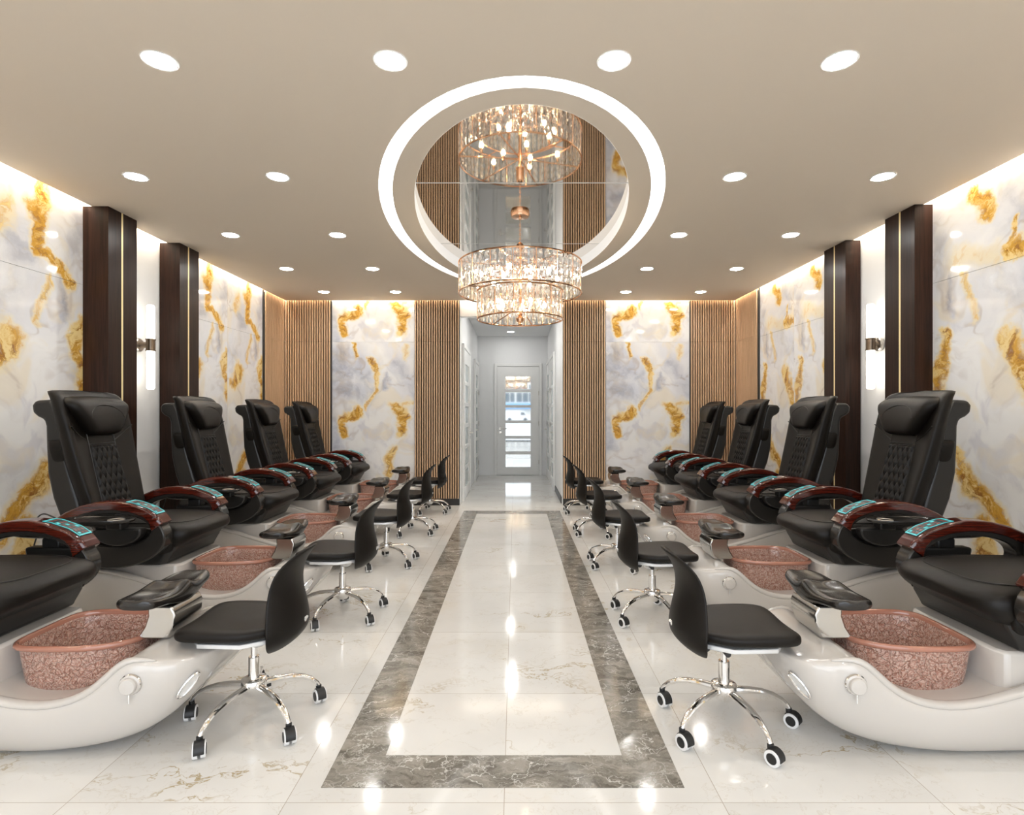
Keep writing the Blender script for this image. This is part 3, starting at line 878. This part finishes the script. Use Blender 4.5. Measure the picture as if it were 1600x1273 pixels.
        def strip(b, u0, u1, y0, y1, h0, h1, n=10):
            rr = []
            for k in range(n + 1):
                c, n_ = frame(lerp(u0, u1, k / n))
                rr.append([c + Vector((0, y0, 0)) + n_ * h0, c + Vector((0, y1, 0)) + n_ * h0, c + Vector((0, y1, 0)) + n_ * h1, c + Vector((0, y0, 0)) + n_ * h1])
            b.loft(rr)
        U0, U1 = .13, .37
        b = MB(); strip(b, U0, U1, -.036, .036, -.003, .003)
        b.m(1); strip(b, U0, U1, .0325, .036, .003, .0042); strip(b, U0, U1, -.036, -.0325, .003, .0042)
        strip(b, U0, U0 + .010, -.0325, .0325, .003, .0042, 2); strip(b, U1 - .010, U1, -.0325, .0325, .003, .0042, 2)
        for i in range(6):
            for j in range(3):
                u = lerp(U0 + .03, U1 - .03, i / 5); y = -.019 + j * .019
                b.m(1 if (i + j) % 4 == 0 else 2); strip(b, u - .009, u + .009, y - .006, y + .006, .003, .0042, 1)
        b.build('control_panel', [M_['tealdim'], M_['teal'], M_['key']], T)
        # swivel tray with cup recess and pocket below it
        b = MB(); rr = []
        for (s_, z) in ((.2, .628), (.86, .630), (.97, .636), (1.0, .646), (.985, .652), (.93, .650), (.88, .644), (.2, .643)):
            rr.append([Vector((.06 + .185 * s_ * math.cos(2 * PI * k / 40), sg * (.425 + 0) + .098 * s_ * math.sin(2 * PI * k / 40), z)) for k in range(40)])
        b.loft(rr)
        tray = b.build('tray', M_['gloss'], T)
        b = MB(); b.tube([(.16 + .035 * math.cos(2 * PI * k / 24), sg * .43 + .035 * math.sin(2 * PI * k / 24), .646) for k in range(24)], .004, 6, closed=True)
        b.build('cup_ring', M_['satin'], tray)
        b = MB()
        pr = []
        for k in range(17):
            a = PI + PI * k / 16
            pr.append((.13 + .125 * math.cos(a), .575 + .075 * math.sin(a)))
        b.prism([(x, z) for x, z in pr] + [(.255, .59), (.005, .59)], min(sg * .335, sg * .39), max(sg * .335, sg * .39), 'y')
        b.box(.08, .16, min(sg * .335, sg * .40), max(sg * .335, sg * .40), .585, .632)
        b.build('tray_pocket', M_['satinblk'], T, bevel=.008)
    # --- back
    XF = [(.56, -.115), (.69, -.150), (.85, -.192), (1.0, -.228), (1.15, -.262), (1.24, -.288), (1.30, -.325), (1.325, -.37)]
    HW = [(.56, .205), (.69, .222), (.85, .240), (1.0, .252), (1.15, .262), (1.24, .262), (1.30, .252), (1.325, .24)]
    TH = [(.56, .08), (.9, .09), (1.2, .07), (1.30, .045), (1.325, .02)]
    def front(y, z):
        hw = interp(HW, z); return interp(XF, z) + .042 * min(1, abs(y / hw)) ** 3
    b = MB(); rr = []
    for z in (.56, .60, .69, .77, .85, .93, 1.0, 1.08, 1.15, 1.21, 1.26, 1.30, 1.325):
        hw = interp(HW, z); th = interp(TH, z); xf = interp(XF, z)
        ys = [-.97, -.9, -.75, -.5, -.25, 0, .25, .5, .75, .9, .97]
        fr = [Vector((front(y * hw, z) - (.012 if abs(y) > .95 else 0), y * hw, z)) for y in ys]
        bk = [Vector((xf - .0 + .02, hw * 1.0, z)), Vector((xf - th * .6, hw * .98, z - .0)), Vector((xf - th, hw * .8, z)), Vector((xf - th, 0, z)), Vector((xf - th, -hw * .8, z)), Vector((xf - th * .6, -hw * .98, z)), Vector((xf + .02, -hw, z))]
        rr.append(fr + bk)
    b.loft(rr); back = b.build('backrest', M_['leather'], T, sub=1)
    # seams: centre panel edges and slanting seams
    b = MB()
    def seam(pts):
        q = []
        for (y0, z0), (y1, z1) in zip(pts, pts[1:]):
            for k in range(9):
                y, z = lerp(y0, y1, k / 8), lerp(z0, z1, k / 8); q.append(Vector((front(y, z) + .0015, y, z)))
        b.tube([p for i, p in enumerate(q) if i == 0 or (p - q[i - 1]).length > 1e-4], .0028, 5)
    for s_ in (1, -1):
        seam([(s_ * .105, 1.09), (s_ * .105, 1.01), (s_ * .118, .63)])
        seam([(s_ * .105, 1.03), (s_ * .16, 1.06), (s_ * .245, 1.12)])
    seam([(-.105, 1.015), (.105, 1.015)])
    b.build('piping', M_['stitch'], back)
    # quilted panel
    b = MB()
    nx, nz = 60, 72
    g = []
    for i in range(nz + 1):
        z = lerp(.655, 1.005, i / nz); hw = lerp(.115, .100, i / nz); row = []
        for j in range(nx + 1):
            y = lerp(-hw, hw, j / nx)
            a = j / nx * 5 + i / nz * 3.5; c = j / nx * 5 - i / nz * 3.5
            h = .018 * (abs(math.sin(PI * a)) * abs(math.sin(PI * c))) ** .5
            edge = min(1, min(j, nx - j) / 1.5, min(i, nz - i) / 1.5)
            row.append(b.bm.verts.new((front(y, z) + .002 + h * edge - .004 * (1 - edge), y, z)))
        g.append(row)
    for i in range(nz):
        for j in range(nx): b.f([g[i][j], g[i][j + 1], g[i + 1][j + 1], g[i + 1][j]])
    # close the back
    bd = [g[0][j] for j in range(nx + 1)] + [g[i][nx] for i in range(1, nz + 1)] + [g[nz][j] for j in range(nx - 1, -1, -1)] + [g[i][0] for i in range(nz - 1, 0, -1)]
    bq = [b.bm.verts.new(v.co + Vector((-.012, 0, 0))) for v in bd]
    for i in range(len(bd)): b.f([bd[i], bq[i], bq[(i + 1) % len(bd)], bd[(i + 1) % len(bd)]])
    b.build('quilted_panel', M_['leather'], T, sharp=60)
    # head pillow
    WP = [(0, .100), (.06, .112), (.12, .125), (.7, .216), (.82, .226), (.92, .222), (1, .200)]
    nu, nv = 22, 16
    b = MB(); G = []
    for lay in (0, 1):
        g = []
        for i in range(nv + 1):
            v = i / nv; row = []
            for j in range(nu + 1):
                u = -1 + 2 * j / nu
                y = interp(WP, v) * u; z = 1.064 + .216 * v + .010 * (1 - u * u) * (v - .0)
                e = (max(0, 1 - abs(u) ** 8) * max(0, 1 - abs(2 * v - 1) ** 8)) ** .5
                d = (.006 + .046 * e + .012 * math.sin(PI * v)) if lay else -.012
                row.append(b.bm.verts.new((interp(XF, z) + .010 + .022 * abs(y / .23) ** 2 + d, y, z)))
            g.append(row)
        G.append(g)
        for i in range(nv):
            for j in range(nu): b.f([g[i][j], g[i][j + 1], g[i + 1][j + 1], g[i + 1][j]])
    rim = lambda g: [g[0][j] for j in range(nu + 1)] + [g[i][nu] for i in range(1, nv + 1)] + [g[nv][j] for j in range(nu - 1, -1, -1)] + [g[i][0] for i in range(nv - 1, 0, -1)]
    ra, rb = rim(G[0]), rim(G[1])
    for i in range(len(ra)): b.f([ra[i], rb[i], rb[(i + 1) % len(ra)], ra[(i + 1) % len(ra)]])
    pil = b.build('head_pillow', M_['leather'], T, sharp=70)
    q = []
    for k in range(25):
        a = PI * k / 24; y = .13 * math.cos(a); z = 1.165 + .075 * math.sin(a)
        q.append(Vector((interp(XF, z) + .010 + .022 * abs(y / .23) ** 2 + .0625, y, z)))
    b = MB(); b.tube(q, .0022, 5); b.build('piping', M_['stitch'], pil)
    # rear shell
    prof = [(-.16, .52), (-.26, .50), (-.31, .60), (-.355, .72), (-.385, .86), (-.392, 1.0), (-.395, 1.12), (-.405, 1.155), (-.44, 1.172), (-.468, 1.195), (-.472, 1.235), (-.455, 1.262), (-.36, 1.268), (-.33, 1.20), (-.27, .9), (-.19, .62)]
    b = MB(); b.prism(prof, -.205, .205, 'y'); sh = b.build('rear_shell', M_['satinblk'], T, bevel=.018, seg=3)
    for sg in (1, -1):
        b = MB(); rr = []
        for (z, d, h) in ((1.045, .010, .055), (1.03, .026, .055), (.99, .024, .05), (.95, .018, .04), (.92, .006, .03)):
            rr.append([Vector((-.318 + h * math.cos(2 * PI * k / 12), sg * (.205 + d * (.5 + .5 * math.sin(2 * PI * k / 12)) - .004), z)) for k in range(12)])
        b.loft(rr); b.build('side_pocket', M_['leather'], sh, sub=1)
    b = MB(); q = []
    K = [(-.33, -.19, .60), (-.40, -.205, .635), (-.435, -.215, .60), (-.42, -.22, .54), (-.45, -.21, .46), (-.48, -.17, .40), (-.49, -.14, .352)]
    for k in range(41):
        u = k / 40 * (len(K) - 1); i = min(int(u), len(K) - 2); f_ = u - i
        P0, P1, P2, P3 = [Vector(K[max(0, min(len(K) - 1, i + d))]) for d in (-1, 0, 1, 2)]
        q.append(.5 * ((2 * P1) + (P2 - P0) * f_ + (2 * P0 - 5 * P1 + 4 * P2 - P3) * f_ ** 2 + (3 * P1 - P0 - 3 * P2 + P3) * f_ ** 3))
    b.tube(q, .004, 6)
    b.build('power_cord', M_['rubber'], T)
    return T

chair = pedi_chair()
ORD = ['nearest the camera, cut by photo edge', 'second from the camera', 'third from the camera', 'fourth from the camera', 'farthest, by the back wall']
first = True
for side, X, rz in (('left', -2.205, 0), ('right', 2.055, PI)):
    for k in range(5):
        y = 2.19 + 1.128 * k
        lb = 'black leather pedicure chair in the %s row, %s' % (side, ORD[k])
        if first: chair.location = (X, y, 0); chair['label'] = lb; first = False
        else: dup(chair, (X, y, 0), rz, lb)

# ------------------------------------------------------------------ stool (local +x faces the pedicure chair)
def stool(phase, wheel_dir):
    T = thing('technician_stool', 'x', 'stool', (0, 0, 0), 0, 'low black technician stools')
    b = MB()
    def sec(x, hw, zt, zb, dz=0):
        pr = [(0, 1), (.4, 1), (.75, 1), (.92, .95), (.99, .75), (1, .45), (.97, .15), (.85, 0), (.4, 0), (0, 0)]
        rt = [Vector((x, hw * a, lerp(zb, zt, c) + .010 * a * a)) for a, c in pr]
        return rt + [Vector((p.x, -p.y, p.z)) for p in rt[-2:0:-1]]
    b.loft([sec(-.165, .085, .392, .365), sec(-.15, .115, .398, .358), sec(-.09, .145, .396, .354), sec(-.045, .178, .396, .352), sec(.02, .187, .399, .352), sec(.10, .187, .403, .352), sec(.18, .183, .402, .352), sec(.215, .168, .397, .354),
            sec(.235, .13, .386, .358)])
    b.build('seat', M_['leather_s'], T, sub=2)
    b = MB()
    b.loft([[Vector((x, y, z)) for x, y in ((.19, .08), (.14, .15), (-.02, .16), (-.12, .10), (-.17, .05), (-.17, -.05), (-.12, -.10), (-.02, -.16), (.14, -.15), (.19, -.08))] for z in (.336, .353)])
    b.loft([[Vector((.045 * s_ * math.cos(2 * PI * k / 20) - .02, .06 * s_ * math.sin(2 * PI * k / 20), z)) for k in range(20)] for s_, z in ((.5, .29), (.8, .305), (1.0, .322), (1.3, .338))])
    b.build('seat_plate', M_['plate'], T, bevel=.003)
    # back
    P = [(.290, -.118), (.31, -.150), (.34, -.185), (.37, -.200), (.42, -.194), (.47, -.181), (.52, -.169), (.57, -.171), (.61, -.182), (.645, -.202), (.668, -.222), (.682, -.234)]
    Wd = [(.290, .09), (.31, .13), (.34, .165), (.38, .180), (.43, .174), (.48, .158), (.53, .145), (.58, .136), (.62, .124), (.65, .100), (.668, .075), (.682, .035)]
    b = MB(); rr = []
    zs = [p[0] for p in P]
    for (z, u) in P:
        hw = interp(Wd, z)
        fwd = lambda a: u + .082 * abs(a * hw / .18) ** 2
        fr = [Vector((fwd(a) + (.008 if abs(a) < .97 else .004), a * hw, z)) for a in (-1, -.8, -.5, -.2, .2, .5, .8, 1)]
        bk = [Vector((fwd(a) - (.010 if abs(a) < .97 else .004), a * hw, z)) for a in (1, .8, .5, .2, -.2, -.5, -.8, -1)]
        rr.append(fr + bk)
    b.loft(rr); b.build('backrest', M_['leather_s'], T, sub=1)
    b = MB(); b.tube([(-.10, 0, .345), (-.15, 0, .345), (-.185, 0, .36), (-.205, 0, .40)], .014, 8, ry=.006); b.build('back_bracket', M_['plate'], T)
    # lever
    b = MB(); b.tube([(-.03, .02, .322), (-.03, -.10, .322)], .006, 8); b.m(1).tube([(-.03, -.095, .322), (-.03, -.125, .322)], .011, 10)
    b.tube([(-.09, -.05, .325), (-.09, -.075, .325)], .014, 12)
    b.build('lever', [M_['chrome'], M_['satinblk']], T)
    b = MB(); b.lathe([(0, .15), (.021, .15), (.021, .245), (.019, .247), (.012, .247), (.012, .30), (0, .30)], 20); b.build('gas_lift', M_['chrome'], T)
    b = MB(); b.lathe([(0, .100), (.030, .100), (.034, .108), (.046, .125), (.048, .150), (.046, .160), (.038, .164), (0, .164)], 28); b.build('hub', M_['chrome'], T)
    for k in range(5):
        a = math.radians(phase + 72 * k); c, s = math.cos(a), math.sin(a)
        pr = [(.035, .138), (.09, .137), (.14, .131), (.185, .118), (.218, .100), (.238, .080), (.246, .066)]
        b = MB(); b.tube([(r * c, r * s, z) for r, z in pr], [.016, .015, .014, .0125, .011, .0095, .009], 10, ry=[.012, .011, .0105, .010, .0095, .009, .009])
        b.build('leg', M_['chrome'], T)
        # caster: hood as part, two wheels as sub-parts
        wd = math.radians(wheel_dir + (k * 37 % 30) - 12)
        Mc = Matrix.Translation((.247 * c, .247 * s, 0)) @ Matrix.Rotation(wd, 4, 'Z')
        b = MB(); b.lathe([(0, .050), (.011, .050), (.011, .068), (0, .068)], 12, Mc)
        hood = []
        for q in range(15):
            an = math.radians(-12 + 150 * q / 14); hood.append((.014 + .0305 * math.cos(an), .028 + .0305 * math.sin(an)))
        b.prism(hood + [(-.012, .034), (.02, .034)], -.017, .017, 'y', Mc)
        cst = b.build('caster', M_['rubber'], T, bevel=.002)
        for sg in (1, -1):
            Mw = Mc @ Matrix.Translation((.014, sg * .013, .028)) @ Matrix.Rotation(-sg * PI / 2, 4, 'X')
            b = MB(); b.lathe([(0, -.008), (.028, -.008), (.028, .005), (.0265, .008), (.0185, .008)], 24, Mw, cap=False)
            for f_ in b.bm.faces: f_.material_index = 1
            b.m(0).lathe([(.0185, .008), (.017, .0095), (0, .0095)], 24, Mw, cap=False)
            b.build('wheel', [M_['rubber'], M_['grey']], cst)
    return T
# world phases measured in the photo: right 143 deg, left 178.5 deg; root rotation 0 on the right row, pi on the left row
sr = stool(143, -55); sl = stool(178.5 - 180, 120)
for side, X, rz, st in (('right', .80, 0, sr), ('left', -1.02, PI, sl)):
    for k in range(5):
        y = (2.16 if side == 'right' else 2.20) + 1.128 * k
        lb = 'low black rolling stool with chrome star base, %s row, %s' % (side, ['nearest the camera', 'second from the camera', 'third from the camera', 'fourth from the camera', 'farthest, near the hallway'][k])
        if k == 0: st.location = (X, y, 0); st.rotation_euler = (0, 0, rz); st['label'] = lb
        else: dup(st, (X, y, 0), rz, lb)

# ------------------------------------------------------------------ the street seen mirrored in the far door's panes
b = MB(); b.box(-40, 40, -125, YF - .12, -.75, -.62); struct(b.build('ground_street', plain('pale pavement', (.42, .42, .41), .8)))
T = thing('panel_van', 'white panel van parked across the street, reflected in the far door', 'van', (.45, -85, -.62))
b = MB()
vp = [(-2.3, .35), (-2.35, 1.0), (-2.3, 1.85), (-2.0, 1.98), (.9, 1.98), (1.25, 1.85), (1.75, 1.15), (2.25, .95), (2.35, .6), (2.3, .35)]
b.prism(vp, -.9, .9, 'y'); b.build('body', plain('white van paint', (.85, .86, .88), .25), T, bevel=.05)
b = MB(); b.prism([(.55, 1.15), (.55, 1.75), (1.15, 1.72), (1.6, 1.15)], .895, .91, 'y'); b.build('side_window', M_['gloss'], T)
for x in (-1.5, 1.45):
    b = MB(); b.lathe([(0, -.12), (.36, -.12), (.36, .12), (.2, .12), (.18, .08), (0, .08)], 24, Matrix.Translation((x, .82, .36)) @ Matrix.Rotation(-PI / 2, 4, 'X')); b.build('wheel', M_['rubber'], T)
T = thing('shop_building', 'pale building with tall windows and blue awning across the street, reflected in far door', 'building', (0, -105, -.62))
b = MB(); b.box(-14, 14, -3, 0, 0, 12); b.build('wall', plain('pale render', (.66, .63, .58), .8), T)
for k in range(14):
    b = MB(); b.box(-9.5 + k * 1.4, -8.3 + k * 1.4 - (k % 3 == 0) * .25, .0, .05, 3.97, 6.1); b.box(-9.5 + k * 1.4, -8.5 + k * 1.4, .0, .05, 6.8, 7.9); b.build('window', plain('dark glass', (.12, .14, .15), .2) if k == 0 else bpy.data.materials['dark glass'], T)
b = MB(); b.prism([(0, 2.5), (0, 3.7), (.9, 3.2), (.9, 2.5)], -9, 9, 'x'); 
b.build('awning', plain('blue awning', (.16, .35, .60), .6), T)
